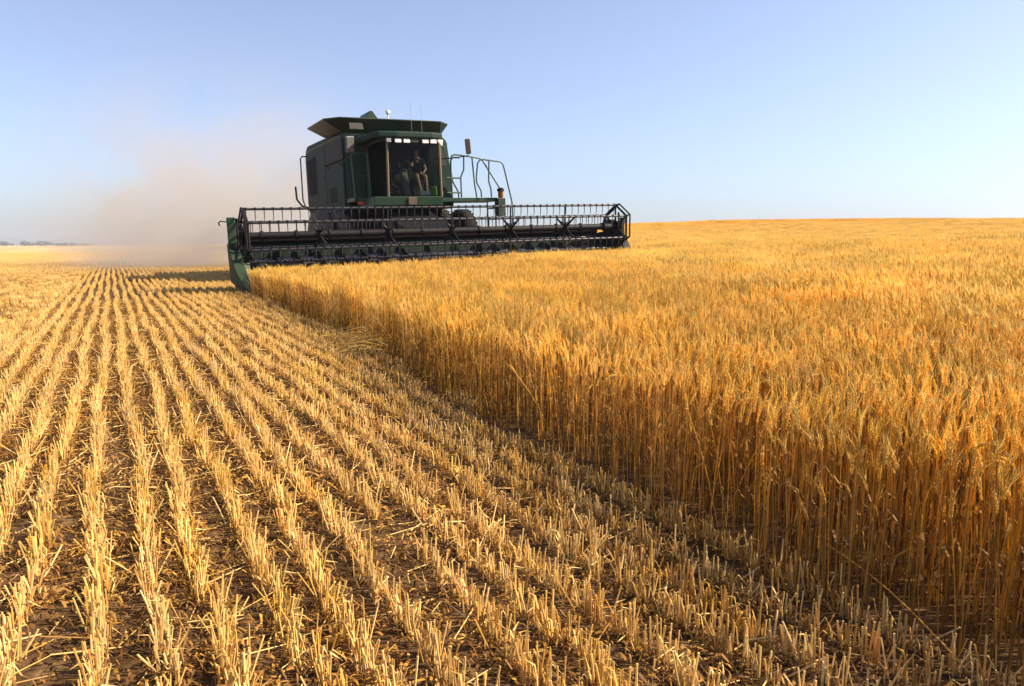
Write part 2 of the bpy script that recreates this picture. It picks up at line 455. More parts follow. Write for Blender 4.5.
for y in np.arange(-4, 190, 1.05):
    for x in np.arange(6, 150, 1.05):
        r = math.hypot(x, y); b = bearing(x, y)
        if (r < 89.3 and (r < 35.3 or b <= 70)) or r > 185 or b > 80 or b < 4: continue
        if y >= CUT_Y - .2 and x < CUT_X + .7: continue
        P.append((x + random.uniform(-.2, .2), y + random.uniform(-.2, .2))); RT.append((0, 0, random.gauss(0, .3)))
        s = 1 + .06*hnoise(x*.6, y*.6) + random.gauss(0, .035)
        S.append((1.05, 1.05, s)); V.append(12 + random.randrange(4))
P = np.array(P); Z = ground(P[:, 0], P[:, 1])
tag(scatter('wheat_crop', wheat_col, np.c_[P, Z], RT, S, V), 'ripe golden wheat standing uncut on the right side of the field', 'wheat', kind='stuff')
print('wheat', len(P))

# --- stubble rows
P = []; RT = []; S = []; V = []; lP = []
def row_x(k, y): return 1.86 - .012*min(y, 40) + .0 - k*ROW
def wob(k, y): return .018*math.sin(y*.9+k*2.1) + .012*math.sin(y*2.9+k*5.3)
for k in range(-70, 120):
    y = -1.2
    while y < 64:
        x = row_x(k, y) + wob(k, y)
        y0 = y; y += .48
        r = math.hypot(x, y0); b = bearing(x, y0)
        if x > edge_x(y0) - .12 and y0 < CUT_Y + 1.5: continue
        if x > CUT_X - .2: continue
        if r > 34: continue
        if y0 < 0 and x < -3: continue
        if b < -26 and r > 3: continue
        if random.random() < .012: continue
        mess = max(0, min(1, (-x - 1.15)/.6))
        P.append((x + random.gauss(0, .006 + .055*mess), y0 + random.uniform(-.04, .04)))
        RT.append((0, 0, random.choice([0, math.pi]) + random.gauss(0, .04 + .9*mess)))
        s = random.gauss(1, .05)*(1 + .06*math.sin(x*1.1+y0*.3))*(1-.2*mess); S.append((1, 1, s))
        V.append(random.randrange(10) if r < 12 else 10 + random.randrange(5))
for y in np.arange(0, 128, .96):
    for kk in range(-9, 19):
        x = row_x(kk*8 + 3.5, y)
        r = math.hypot(x, y); b = bearing(x, y)
        if r < 33.6 or r > 125 or b < -14 or x > CUT_X - .6: continue
        P.append((x + random.gauss(0, .012), y)); RT.append((0, 0, random.choice([0, math.pi])))
        S.append((1, 1, random.gauss(1, .06))); V.append(15 + random.randrange(4))
P = np.array(P); Z = ground(P[:, 0], P[:, 1])
tag(scatter('cut_stubble', stub_c, np.c_[P, Z], RT, S, V), 'pale cut stubble standing in long rows on the left side of the field', 'stubble', kind='stuff')
print('stubble', len(P))

# --- loose straw and chaff on the soil
P = []
for y in np.arange(-1, 17, .42):
    for x in np.arange(-6, 3.2, .42):
        if bearing(x, y) < -26 and math.hypot(x, y) > 3: continue
        if x > edge_x(y) - .15: continue
        P.append((x + random.uniform(-.12, .12), y + random.uniform(-.12, .12)))
P = np.array(P); n = len(P); Z = ground(P[:, 0], P[:, 1])
tag(scatter('straw_litter', litter_c, np.c_[P, Z], [(0, 0, random.uniform(0, 6.28)) for _ in range(n)], [(1, 1, random.uniform(.7, 1.2)) for _ in range(n)],
            [random.randrange(6) for _ in range(n)]), 'loose straw and brown chaff lying on the soil between the stubble rows', 'straw', kind='stuff')

# ------------------------------------------------------------------ ground
def make_ground():
    def axis(lo, hi, fine0, fine1, step):
        a = list(np.arange(fine0, fine1, step)); s = step; v = fine1
        while v < hi: a.append(v); s *= 1.12; v += s
        a.append(hi); s = step; v = fine0; b = []
        while v > lo: s *= 1.12; v -= s; b.append(max(v, lo))
        return np.array(sorted(set(np.round(b + a, 3))))
    X = axis(-4000, 4000, -4, 16, .25); Y = axis(-400, 5000, -2, 26, .25)
    gx, gy = np.meshgrid(X, Y); gz = ground(gx, gy)
    rr = np.hypot(gx, gy); gz = gz - 2.2*sstep(1600, 5000, rr)
    V = np.stack([gx.ravel(), gy.ravel(), gz.ravel()], 1); nx = len(X); ny = len(Y)
    i, j = np.meshgrid(np.arange(nx-1), np.arange(ny-1)); a = (j*nx+i).ravel()
    F = np.stack([a, a+1, a+nx+1, a+nx], 1)
    me = bpy.data.meshes.new('ground'); me.from_pydata(V.tolist(), [], F.tolist())
    me.polygons.foreach_set('use_smooth', [True]*len(me.polygons))
    o = bpy.data.objects.new('ground', me); C.objects.link(o)
    m, nt, p, out = new_mat('field_soil'); N = nt.nodes; L = nt.links; me.materials.append(m)
    geo = N.new('ShaderNodeNewGeometry')
    def noise(scale, detail=8, rough=.6, vec=None):
        n = N.new('ShaderNodeTexNoise'); n.inputs['Scale'].default_value = scale; n.inputs['Detail'].default_value = detail; n.inputs['Roughness'].default_value = rough
        L.new(vec or geo.outputs['Position'], n.inputs['Vector']); return n.outputs['Fac']
    def ramp(fac, stops):
        r = N.new('ShaderNodeValToRGB'); e = r.color_ramp.elements
        e[0].position, e[0].color = stops[0][0], (*stops[0][1], 1); e[1].position, e[1].color = stops[-1][0], (*stops[-1][1], 1)
        for pz, c in stops[1:-1]:
            q = e.new(pz); q.color = (*c, 1)
        L.new(fac, r.inputs['Fac']); return r.outputs['Color']
    soil = ramp(noise(9, 10, .7), [(.3, (.040, .021, .009)), (.5, (.105, .057, .024)), (.62, (.18, .105, .046)), (.75, (.30, .19, .09))])
    mp = N.new('ShaderNodeMapping'); mp.inputs['Scale'].default_value = (1.6, .12, 1); L.new(geo.outputs['Position'], mp.inputs['Vector'])
    far = ramp(noise(.9, 6, .6, mp.outputs[0]), [(.3, (.40, .27, .11)), (.5, (.52, .37, .17)), (.7, (.60, .45, .23))])
    mp2 = N.new('ShaderNodeMapping'); mp2.inputs['Scale'].default_value = (.020, .0035, 1); mp2.inputs['Rotation'].default_value = (0, 0, .35); L.new(geo.outputs['Position'], mp2.inputs['Vector'])
    strip = ramp(noise(1.0, 3, .5, mp2.outputs[0]), [(.40, (.78, .70, .62)), (.55, (1, 1, 1)), (.65, (.86, .80, .74))])
    mm = N.new('ShaderNodeMix'); mm.data_type = 'RGBA'; mm.blend_type = 'MULTIPLY'; mm.inputs['Factor'].default_value = 1
    L.new(far, mm.inputs['A']); L.new(strip, mm.inputs['B'])
    ln = N.new('ShaderNodeVectorMath'); ln.operation = 'LENGTH'; L.new(geo.outputs['Position'], ln.inputs[0])
    mr = N.new('ShaderNodeMapRange'); mr.inputs['From Min'].default_value = 40; mr.inputs['From Max'].default_value = 115; mr.inputs['To Min'].default_value = 0.0
    L.new(ln.outputs['Value'], mr.inputs['Value'])
    mx = N.new('ShaderNodeMix'); mx.data_type = 'RGBA'; L.new(mr.outputs[0], mx.inputs['Factor']); L.new(soil, mx.inputs['A']); L.new(mm.outputs['Result'], mx.inputs['B'])
    L.new(mx.outputs['Result'], p.inputs['Base Color']); p.inputs['Roughness'].default_value = .95; p.inputs['Specular IOR Level'].default_value = .1
    bp = N.new('ShaderNodeBump'); bp.inputs['Strength'].default_value = .8; bp.inputs['Distance'].default_value = .025
    L.new(noise(14, 12, .65), bp.inputs['Height']); L.new(bp.outputs[0], p.inputs['Normal'])
    return tag(o, 'brown soil of the wheat field running out to a flat horizon', 'ground', kind='structure')
make_ground()

# ------------------------------------------------------------------ flattened stalks and long straws at the edge of the crop
def bent_stalk(mb, x, y, dx, dy, ln, z1, detail=2):
    g0 = float(ground(x, y))
    pts = [Vector((x + dx*ln*t + random.gauss(0, .01), y + dy*ln*t + random.gauss(0, .01), g0 + .01 + z1*math.sin(math.pi*min(1, t*.9+.06)) + .012)) for t in (0, .2, .45, .7, 1)]
    mb.tube(pts, random.uniform(.0019, .0027), 4, jit(mixc(PALE, STEM, random.random()), .15))
    d = (pts[-1]-pts[-2]).normalized()
    ear(mb, pts[-1], d, d, .07, detail, jit(EAR, .1))
mb = MB()
for i in range(70):
    a = R(random.gauss(152, 13)); t = random.random()
    bent_stalk(mb, 2.40 + random.gauss(0, .10), 7.3 + random.gauss(0, .3), math.cos(a), math.sin(a), random.uniform(.45, .75), random.uniform(.08, .24), 1)
tag(mb.build('flattened_wheat', M['stubble']), 'sheaf of flattened wheat stalks lying over the stubble beside the standing crop', 'wheat')
mb = MB()
def straw(a, b, z0, z1, sag=.02):
    pts = []
    for i in range(7):
        t = i/6; x = a[0]*(1-t)+b[0]*t; y = a[1]*(1-t)+b[1]*t
        pts.append((x, y, float(ground(x, y)) + z0*(1-t)+z1*t + sag*math.sin(math.pi*t)))
    mb.tube(pts, .0020, 5, jit(GOLD, .1))
straw((1.99, 1.62), (1.80, 1.02), .13, .05, .03)
tag(mb.build('fallen_straw', M['stubble']), 'long single pale straw leaning over the stubble at the foot of the crop', 'straw')

# ------------------------------------------------------------------ far trees on the left horizon
mb = MB()
for i in range(170):
    a = R(random.uniform(-24, -2.0)); d = random.uniform(1150, 1500)
    bx, by = d*math.sin(a), d*math.cos(a); hh = random.uniform(3.5, 7.5)*(0.55 if a > R(-4) else 1); w = random.uniform(4, 9)
    gz = float(ground(bx, by))
    mb.tube([(bx, by, gz-2), (bx, by, gz+hh*.6)], .3, 5, (.06, .05, .04))
    for _ in range(42):
        u = Vector((random.gauss(0, 1), random.gauss(0, 1), random.gauss(0, 1))).normalized()*random.random()**.4
        c = Vector((bx + u.x*w, by + u.y*w, gz + hh*.55 + u.z*hh*.5)); s = random.uniform(.5, 1.3)
        n1 = Vector((random.gauss(0, 1), random.gauss(0, 1), random.gauss(0, 1))).normalized(); n2 = n1.orthogonal().normalized()*s; n3 = n1.cross(n2)
        mb.add([c-n2-n3, c+n2-n3, c+n2+n3, c-n2+n3], [(0, 1, 2, 3)], jit((.055, .075, .04), .3))
tag(mb.build('distant_trees', M['litter']), 'low dark wood far off on the left horizon', 'trees', kind='stuff')

# ------------------------------------------------------------------ the combine harvester
OX, OY = 7.6, 18.0
OZ = float(ground(OX, OY)); TILT = R(-1.9)
root = bpy.data.objects.new('combine_harvester', None); C.objects.link(root)
root.location = (OX, OY, OZ); root.rotation_euler = (0, TILT, 0)
tag(root, 'dark green combine harvester cutting the standing wheat with its wide black reel', 'harvester')
RM = Matrix.Translation((OX, OY, OZ)) @ Euler((0, TILT, 0)).to_matrix().to_4x4()

XL, XR = -5.24, 5.12
# header: back sheet, floor, top beam
mb = MB()
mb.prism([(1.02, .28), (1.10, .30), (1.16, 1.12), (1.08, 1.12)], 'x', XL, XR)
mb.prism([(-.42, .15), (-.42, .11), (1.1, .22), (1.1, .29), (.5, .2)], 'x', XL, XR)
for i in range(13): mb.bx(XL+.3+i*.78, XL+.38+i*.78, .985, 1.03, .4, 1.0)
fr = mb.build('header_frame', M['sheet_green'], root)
MB().tube([(XL, 1.12, 1.22), (XR, 1.12, 1.22)], .13, 14).build('top_beam', M['black'], fr, smooth=True)
# auger with flighting
mb = MB(); mb.tube([(XL+.12, .62, .62), (XR-.12, .62, .62)], .16, 16)
for s, x0, x1 in ((1, XL+.15, -.8), (-1, XR-.15, .8)):
    n = 110; Vv = []; Ff = []
    for i in range(n):
        t = i/(n-1); x = x0+(x1-x0)*t; w = s*t*2*math.pi*8
        for r in (.15, .30): Vv.append((x, .62+r*math.cos(w), .62+r*math.sin(w)))
    for i in range(n-1): Ff.append((2*i, 2*i+1, 2*i+3, 2*i+2))
    mb.add(Vv, Ff)
mb.build('auger', M['bat_metal'], root)
# knife
mb = MB(); mb.bx(XL+.05, XR-.05, -.50, -.42, .11, .145)
for i in range(132):
    x = XL+.1+i*.0768
    mb.add([(x-.02, -.5, .115), (x+.02, -.5, .115), (x+.02, -.5, .145), (x-.02, -.5, .145), (x, -.64, .12)], [(0,1,4),(1,2,4),(2,3,4),(3,0,4)])
mb.build('cutter_bar', M['clip'], root)

# crop dividers: tall curved end shields with a forward point
def divider(x, s):
    prof = [(1.15, .22), (1.15, 1.12), (.55, 1.18), (.1, 1.12), (-.25, .90), (-.60, .52), (-.85, .22), (-1.0, .05), (-.7, .05), (.3, .12)]
    o_off = [-.06, -.08, -.12, -.17, -.19, -.14, -.03, .10, .06, -.02]
    i_off = [.04, .04, .04, .04, .05, .09, .13, .16, .14, .06]
    mb = MB()
    n = len(prof)
    outer = [(x + s*k, p[0], p[1]) for p, k in zip(prof, o_off)]; inner = [(x + s*k, p[0], p[1]) for p, k in zip(prof, i_off)]
    mb.add(outer + inner, [tuple(range(n)), tuple(range(n, 2*n))[::-1]] + [(i, (i+1) % n, n+(i+1) % n, n+i) for i in range(n)])
    o = mb.build('crop_divider', M['divider_green' if s > 0 else 'black'], root, bevel=.02)
    m2 = MB()    # inner deflector, folded face behind the point; paler green stands in for sunlight
    m2.add([(x+s*.15, -.9, .10), (x+s*.06, -.38, .72), (x+s*.20, -.30, .70), (x+s*.24, -.3, .14), (x+s*.07, -.25, .14)], [(0, 1, 2), (0, 2, 3), (1, 4, 3, 2), (0, 3, 4), (0, 4, 1)])
    m2.build('deflector', M['pale_green'] if s > 0 else M['black'], o)
    m3 = MB(); m3.bx(x - s*.20, x - s*.02, -.22, -.14, 1.14, 1.72) if s > 0 else m3.bx(x-.02, x+.10, -.22, -.14, .95, 1.55)
    m3.build('end_shield', M['green'] if s > 0 else M['black'], o, bevel=.02)
    if s > 0:
        MB().tube([(x-.19, -.2, 1.62), (x-.33, -.25, 1.64), (x-.38, -.3, 1.60), (x-.36, -.32, 1.54)], .016, 6).build('marker_rod', M['black'], o)
    m4 = MB(); m4.bx(x+s*.0, x+s*.16, .1, .5, .6, 1.5); m4.bx(x-s*.06, x+s*.10, -.12, .12, 1.0, 1.25)
    m4.tube([(x+s*.02, -.1, .9), (x+s*.02, -.1, 1.7)], .03, 8); m4.lathe([(x-s*.05, .14), (x+s*.06, .14)], 'x', (0, .3, 1.0), 16)
    m4.build('drive_housing', M['black'], o, bevel=.01)
divider(XL-.02, 1); divider(XR+.02, -1)

# reel
RY, RZ, RR = -.02, 1.30, .60
mb = MB(); mb.tube([(XL+.2, RY, RZ), (XR-.1, RY, RZ)], .085, 16)
for q in range(13): mb.lathe([(XL+.5+q*.78, .115), (XL+.56+q*.78, .115)], 'x', (0, RY, RZ), 14)
reel = mb.build('reel', M['black'], root, smooth=True)
angs = [R(92+60*i) for i in range(6)]
for a in angs:
    by, bz = RY+RR*math.cos(a), RZ+RR*math.sin(a)
    mb = MB(); mb.tube([(XL+.13, by, bz), (XR-.02, by, bz)], .029, 8)
    n = 51
    for i in range(n):
        x = XL+.22 + i*(XR-XL-.34)/(n-1)
        mb.tube([(x, by-.005, bz), (x, by-.012, bz-.14), (x, by+.03, bz-.29)], [.013, .010, .006], 5)
    mb.k = 1
    for i in range(n):
        x = XL+.22 + i*(XR-XL-.34)/(n-1)
        mb.box((x, by, bz+.006), (.045, .066, .062))
    mb.build('bat', [M['bat_metal'], M['black']], reel)
def spider(x, end):
    mb = MB(); mb.lathe([(x-.03, .16), (x+.03, .16)], 'x', (0, RY, RZ), 16)
    for i, a in enumerate(angs):
        p = Vector((x, RY, RZ)); q = Vector((x, RY+RR*math.cos(a), RZ+RR*math.sin(a)))
        d = (q-p).normalized(); s_ = Vector((0, -d.z, d.y))
        w0, w1 = .032, .018
        for xx in (-.012,):
            Vv = [p+d*.1+s_*w0, p+d*.1-s_*w0, q-s_*w1+d*.04, q+s_*w1+d*.04]
            mb.plate([v + Vector((xx, 0, 0)) for v in Vv], .024)
        if end:
            a2 = angs[(i+1) % 6]; q2 = Vector((x, RY+RR*math.cos(a2), RZ+RR*math.sin(a2)))
            mb.tube([q, q2], .03, 6)
            # cam ring a little off centre
            off = Vector((.06 if end > 0 else -.06, -.09, .03)); mb.tube([q+off, q2+off], .022, 6); mb.tube([q, q+off], .018, 6)
    mb.build('spider', M['black'], reel)
for k in range(7):
    x = XL+.17 + k*(XR-XL-.23)/6
    spider(x, 0 if 0 < k < 6 else (-1 if k == 0 else 1))
# cross brackets where the reel is braced
for k in range(1, 6):
    mb = MB(); x = XL+.17 + k*(XR-XL-.23)/6
    for s in (-1, 1):
        mb.tube([(x, RY-.05, RZ+.05), (x+s*.13, RY-.02, RZ+.17)], .032, 6); mb.tube([(x, RY-.05, RZ-.06), (x+s*.13, RY-.02, RZ-.22)], .022, 6)
    mb.build('cross_bracket', M['black'], reel)
for x in (XL-.03, XR+.03):
    mb = MB(); mb.prism([(-.12, 1.22), (-.1, 1.38), (.6, 1.45), (1.15, 1.36), (1.15, 1.22), (.6, 1.30)], 'x', x-.035, x+.035)
    mb.tube([(x, .2, .9), (x, .75, 1.36)], .03, 8)
    mb.build('reel_arm', M['black'], root, bevel=.01)

# feeder house
mb = MB(); mb.prism([(1.16, .32), (1.16, 1.15), (4.2, 2.02), (5.0, 2.02), (5.0, 1.1), (4.2, 1.1)], 'x', -.55, .95)
mb.build('feeder_house', M['mesh_black'], root, bevel=.03)
# chassis and axle
mb = MB(); mb.bx(-1.15, 1.6, 4.9, 11.0, 1.0, 2.1); mb.bx(-2.6, 3.1, 5.8, 6.2, .75, 1.2); mb.bx(-1.4, 1.8, 9.85, 10.1, .5, .75)
mb.bx(-.1, .4, 9.85, 10.1, .7, 1.3)
mb.build('chassis', M['mesh_black'], root, bevel=.02)

# body behind the cab (front wall + roof), with curved shoulders
BX0, BX1, BY0, BY1 = -1.30, 2.16, 5.0, 10.1
def body_outline(zb=2.05, zt=4.34, r=.28):
    pts = [(BX0, zb), (BX1-.04, zb), (BX1, 3.2), (BX1-.10, 4.0)]
    pts += [(BX1-.10-r+r*math.cos(a)+.0, zt-r+r*math.sin(a)) for a in np.linspace(.2, math.pi/2, 5)]
    pts += [(BX0+.12+r*math.cos(a)-.0, zt-.12+.12*math.sin(a)) for a in np.linspace(math.pi/2, math.pi*.85, 4)]
    pts += [(BX0+.0, 4.12)]
    return pts
mb = MB(); mb.prism(body_outline(), 'y', BY0, BY1-.3)
body = mb.build('body', M['green'], root, bevel=.015)
mb = MB(); mb.prism([(BY1-.3, 2.1), (BY1-.3, 4.0), (BY1+.5, 3.6), (BY1+1.1, 2.6), (BY1+1.1, 1.6), (BY1-.3, 1.3)], 'x', BX0+.25, BX1-.25)
mb.build('straw_hood', M['dusty_green'], body, bevel=.05)
# side shields on the near flank
def shield(y0, y1, z0, z1, mat, name, rr=False):
    if rr:
        r = .55; poly = [(y0, z0+.15), (y0+.1, z0), (y1-.25, z0), (y1, z0+.5), (y1, z1-r)] + [(y1-r+r*math.cos(a), z1-r+r*math.sin(a)) for a in np.linspace(.2, math.pi/2, 7)] + [(y0, z1-.03)]
    else: poly = [(y0, z0), (y1, z0), (y1, z1 + (.12 if z1 > 4 else 0)), (y0, z1)]
    mb = MB(); mb.prism(poly, 'x', BX0-.085, BX0-.002)
    return mb.build(name, mat, body, bevel=.03)
shield(5.03, 7.18, 3.56, 4.30, M['grey_panel'], 'upper_side_panel')
shield(5.03, 7.18, 2.0, 3.53, M['dusty_green'], 'lower_side_panel')
rear = shield(7.21, 10.1, 1.98, 4.46, M['dusty_green'], 'rear_side_panel', True)
mb = MB(); mb.prism([(8.5, 2.72), (9.72, 2.72), (9.78, 3.92), (8.5, 4.0)], 'x', BX0-.10, BX0-.08)
mb.build('screen', M['mesh_black'], body)
mb = MB(); mb.prism([(8.4, 2.62), (9.82, 2.62), (9.88, 4.0), (8.4, 4.1)], 'x', BX0-.093, BX0-.084)
mb.build('screen_frame', M['dusty_green'], body)
for y_, z_ in ((5.35, 3.45), (6.85, 3.45), (7.5, 3.2)): MB().box((BX0-.10, y_, z_), (.03, .16, .05)).build('latch', M['black'], body, bevel=.006)
mb = MB()
for q in range(7): mb.box((BX0-.088, 6.3, 2.35+q*.07), (.012, .9, .035), (0, R(25), 0))
mb.build('louvre', M['mesh_black'], body)
# tall looped rail at the rear flank
mb = MB(); mb.tube([(BX0-.05, 9.6, 4.1), (BX0-.30, 9.6, 4.10), (BX0-.36, 9.6, 4.02), (BX0-.37, 9.6, 2.6), (BX0-.30, 9.6, 2.35), (BX0-.1, 9.6, 2.3)], .024, 8)
mb.tube([(BX0-.60, 9.6, 3.05), (BX0-.58, 9.6, 2.6), (BX0-.42, 9.6, 2.38), (BX0-.1, 9.6, 2.2)], .035, 8)
mb.build('flank_rail', M['dusty_green'], body, smooth=True)

# grain tank extension: flared panels
TZ0, TZ1 = 4.34, 4.72
bi = dict(x0=-1.22, x1=1.80, y0=5.1, y1=6.9); to = dict(x0=-1.88, x1=2.08, y0=4.62, y1=7.15)
b00, b10, b11, b01 = (bi['x0'], bi['y0'], TZ0), (bi['x1'], bi['y0'], TZ0), (bi['x1'], bi['y1'], TZ0), (bi['x0'], bi['y1'], TZ0)
t00, t10, t11, t01 = (to['x0'], to['y0'], TZ1), (to['x1'], to['y0'], TZ1+.02), (to['x1'], to['y1'], TZ1), (to['x0'], to['y1'], TZ1)
cut = .40
tf0 = (t00[0]+cut, t00[1], TZ1); tf1 = (t10[0]-cut, t10[1], TZ1)
tl0 = (t00[0], t00[1]+cut, TZ1-.01); tl1 = (t10[0], t10[1]+cut, TZ1-.01)
mb = MB(); mb.bx(bi['x0'], bi['x1'], bi['y0']+.02, bi['y1'], 4.1, TZ0+.02)
tank = mb.build('grain_tank', M['green'], root)
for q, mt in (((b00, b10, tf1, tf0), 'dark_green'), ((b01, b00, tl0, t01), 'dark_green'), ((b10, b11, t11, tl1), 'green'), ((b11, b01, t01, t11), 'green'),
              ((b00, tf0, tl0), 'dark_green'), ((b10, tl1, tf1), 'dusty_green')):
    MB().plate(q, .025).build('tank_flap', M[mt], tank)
mb = MB()
for a, b in ((tf0, tf1), (tl0, t01), (tl1, t11), (tf0, tl0), (tf1, tl1)): mb.tube([a, b], .028, 6)
mb.build('tank_rim', M['dark_green'], tank)
mb = MB(); mb.prism([(-.68, 4.6), (.12, 4.6), (-.23, 5.09), (-.33, 5.09)], 'y', 5.4, 6.4); mb.build('loading_auger_cover', M['green'], tank, bevel=.02)
# floodlight set in the front flap
d = (Vector(tf0)-Vector(b00)); nrm = (Vector(b10)-Vector(b00)).cross(Vector((0, to['y0']-bi['y0'], TZ1-TZ0))).normalized()
vv = Vector((0, to['y0']-bi['y0'], TZ1-TZ0))
def on_front(x, t, o): return Vector((x, bi['y0'], TZ0)) + vv*t + Vector((0, -.45, -.5)).normalized()*o
q = [on_front(-1.13, .34, .03), on_front(-.70, .34, .03), on_front(-.80, .74, .03), on_front(-1.20, .74, .03)]
MB().plate(q, -.04).build('flood_light', M['lens'], tank, bevel=.008)

# cab
CX0, CX1, CY0, CY1 = -.62, 1.05, 3.2, 4.98
ZF, ZG, ZR0, ZR1 = 2.02, 2.34, 3.92, 4.17
mb = MB(); mb.prism([(CY0-.02, ZF+.06), (CY0-.06, ZG), (CY1, ZG), (CY1, ZF)], 'x', CX0-.42, CX1+.04)
cab = mb.build('cab', M['green'], root, bevel=.02)
MB().bx(CX0+.60, CX0+.86, CY0-.085, CY0-.058, ZF+.08, ZG-.02).build('step_mat', M['brown'], cab, bevel=.01)
mb = MB(); mb.bx(CX0, CX1, CY1-.06, CY1-.02, ZG, ZR0); mb.bx(CX0+.06, CX1-.06, CY0+.05, CY1-.06, ZG+.002, ZG+.03); mb.bx(CX0+.05, CX1-.05, CY0+.05, CY1-.06, ZR0-.05, ZR0-.004)
mb.build('cab_lining', M['interior'], cab)
# roof with rounded brow
outl = [(CX0-.36, CY1), (CX0-.36, CY0+.15), (CX0-.22, CY0-.12), (CX0+.3, CY0-.22), (CX1-.3, CY0-.22), (CX1+.06, CY0-.12), (CX1+.14, CY0+.15), (CX1+.14, CY1)]
mb = MB(); mb.prism(outl, 'z', ZR0+.06, ZR1); roof = mb.build('roof', M['dusty_green'], cab, bevel=.05)
outl2 = [(CX0-.10, CY1), (CX0-.10, CY0+.12), (CX0, CY0-.06), (CX0+.3, CY0-.13), (CX1-.3, CY0-.13), (CX1, CY0-.06), (CX1+.07, CY0+.12), (CX1+.07, CY1)]
mb = MB(); mb.prism(outl2, 'z', ZR0, ZR0+.058); mb.build('roof_trim', M['interior'], roof)
for x in (-.56, -.28, -.02, .55, .80):
    o = MB().box((x, CY0-.15, ZR0-.015), (.19 if x > -.5 else .14, .06, .12), (R(-12), 0, 0)).build('work_light', M['lens'] if x > -.5 else M['clip'], roof, bevel=.012)
MB().add([(CX1-.10, CY0-.14, ZR0+.05), (CX1+.10, CY0-.06, ZR0+.06), (CX1+.07, CY0-.04, ZR0-.12), (CX1-.10, CY0-.12, ZR0+.0)], [(0, 3, 2, 1)]).build('corner_light', M['lens'], roof)
mb = MB(); mb.bx(.08, .34, CY0-.16, CY0-.135, ZR0-.05, ZR0+.03); mb.build('badge_plate', M['dark_green'], roof)
# posts
def post(a, b, r, mat, nm='pillar'): MB().tube([a, b], r, 8).build(nm, M[mat], cab)
post((CX0+.02, CY0-.02, ZG), (CX0+.05, CY0-.03, ZR0), .038, 'tan_trim')
post((CX1-.01, CY0-.02, ZG), (CX1-.03, CY0-.03, ZR0), .045, 'tan_trim')
post((CX1-.02, CY0+.04, ZG), (CX1+.02, CY0+.03, ZR0), .06, 'dusty_green')
post((CX0-.02, CY1-.08, ZG), (CX0-.02, CY1-.08, ZR0), .06, 'green'); post((CX1, CY1-.08, ZG), (CX1, CY1-.08, ZR0), .06, 'green')
MB().add([(CX0+.03, CY0-.035, ZG+.01), (CX1-.03, CY0-.035, ZG+.01), (CX1-.04, CY0-.045, ZR0-.01), (CX0+.06, CY0-.045, ZR0-.01)], [(0, 1, 2, 3)]).build('windscreen', M['glass'], cab)
MB().add([(CX0, CY1-.1, ZG+.01), (CX0, CY0+.02, ZG+.01), (CX0+.02, CY0+.02, ZR0-.01), (CX0, CY1-.1, ZR0-.01)], [(0, 1, 2, 3)]).build('side_window', M['glass'], cab)
MB().add([(CX1+.005, CY0+.1, ZG+.01), (CX1+.005, CY1-.1, ZG+.01), (CX1, CY1-.1, ZR0-.01), (CX1, CY0+.1, ZR0-.01)], [(0, 1, 2, 3)]).build('side_window', M['matt_glass'], cab)
# door panel and green quarter panel at the far side of the cab
mb = MB(); mb.prism([(1.12, 2.10), (2.02, 2.10), (2.0, 3.2), (1.80, 3.95), (1.66, 4.10), (1.20, 4.14), (1.12, 3.2)], 'y', 4.55, 4.98); mb.build('quarter_panel', M['dusty_green'], cab, bevel=.04)
mb = MB(); mb.prism([(1.22, 3.36), (1.82, 3.36), (1.70, 3.86), (1.26, 3.96)], 'y', 4.535, 4.547); mb.build('quarter_window', M['interior'], cab)
# inside: seats, console, wheel, papers
mb = MB(); mb.box((.14, 4.35, 2.86), (.5, .5, .14)); mb.box((.14, 4.64, 3.25), (.5, .14, .75), (R(-8), 0, 0)); mb.box((.14, 4.35, 2.58), (.3, .35, .42)); mb.build('driver_seat', M['interior'], cab, bevel=.04)
mb = MB(); mb.box((.72, 4.35, 2.86), (.4, .44, .12)); mb.box((.72, 4.62, 3.2), (.4, .12, .6)); mb.box((.72, 4.4, 2.58), (.36, .36, .42)); mb.build('passenger_seat', M['interior'], cab, bevel=.04)
mb = MB(); mb.prism([(3.5, 2.37), (3.72, 2.37), (3.95, 3.16), (3.82, 3.2)], 'x', .02, .22); col_ = mb.build('steering_column', M['console'], cab, bevel=.02)
mb = MB(); cc = Vector((.12, 3.92, 3.24)); ring = [cc + Vector((.19*math.cos(a), .155*math.sin(a), .11*math.sin(a))) for a in np.linspace(0, 2*math.pi, 25)]
mb.tube(ring, .016, 6); mb.tube([cc+Vector((-.18, 0, 0)), cc+Vector((.18, 0, 0))], .014, 6); mb.build('steering_wheel', M['interior'], col_)
MB().box((.60, 3.36, ZG+.11), (.32, .03, .13), (R(-25), 0, 0)).build('paper_pad', M['white'], cab)
MB().bx(.84, .98, 3.34, 3.5, ZG+.03, ZG+.30).build('lime_jug', M['lime'], cab, bevel=.03)
MB().box((-.40, 3.75, 2.72), (.16, .3, .66)).build('side_console', M['interior'], cab, bevel=.03)
# roof items
mb = MB(); mb.tube([(.22, 5.3, 4.3), (.22, 5.3, 5.0)], .02, 8); mb.lathe([(4.99, .045), (5.01, .072), (5.07, .075), (5.11, .052), (5.12, .015)], 'z', (.22, 5.3, 0), 20); mb.build('satellite_dome', M['white'], tank, smooth=True)
for p_, q_ in (((.62, 4.3, ZR1), (.60, 4.3, 5.25)), ((1.06, 4.6, ZR1), (1.05, 4.6, 5.2))): MB().tube([p_, q_], .005, 5).build('aerial', M['steel'], roof)
mb = MB(); mb.tube([(.50, 3.6, ZR1-.02), (.50, 3.6, ZR1+.08)], .022, 8); mb.build('roof_beacon', M['white'], roof)

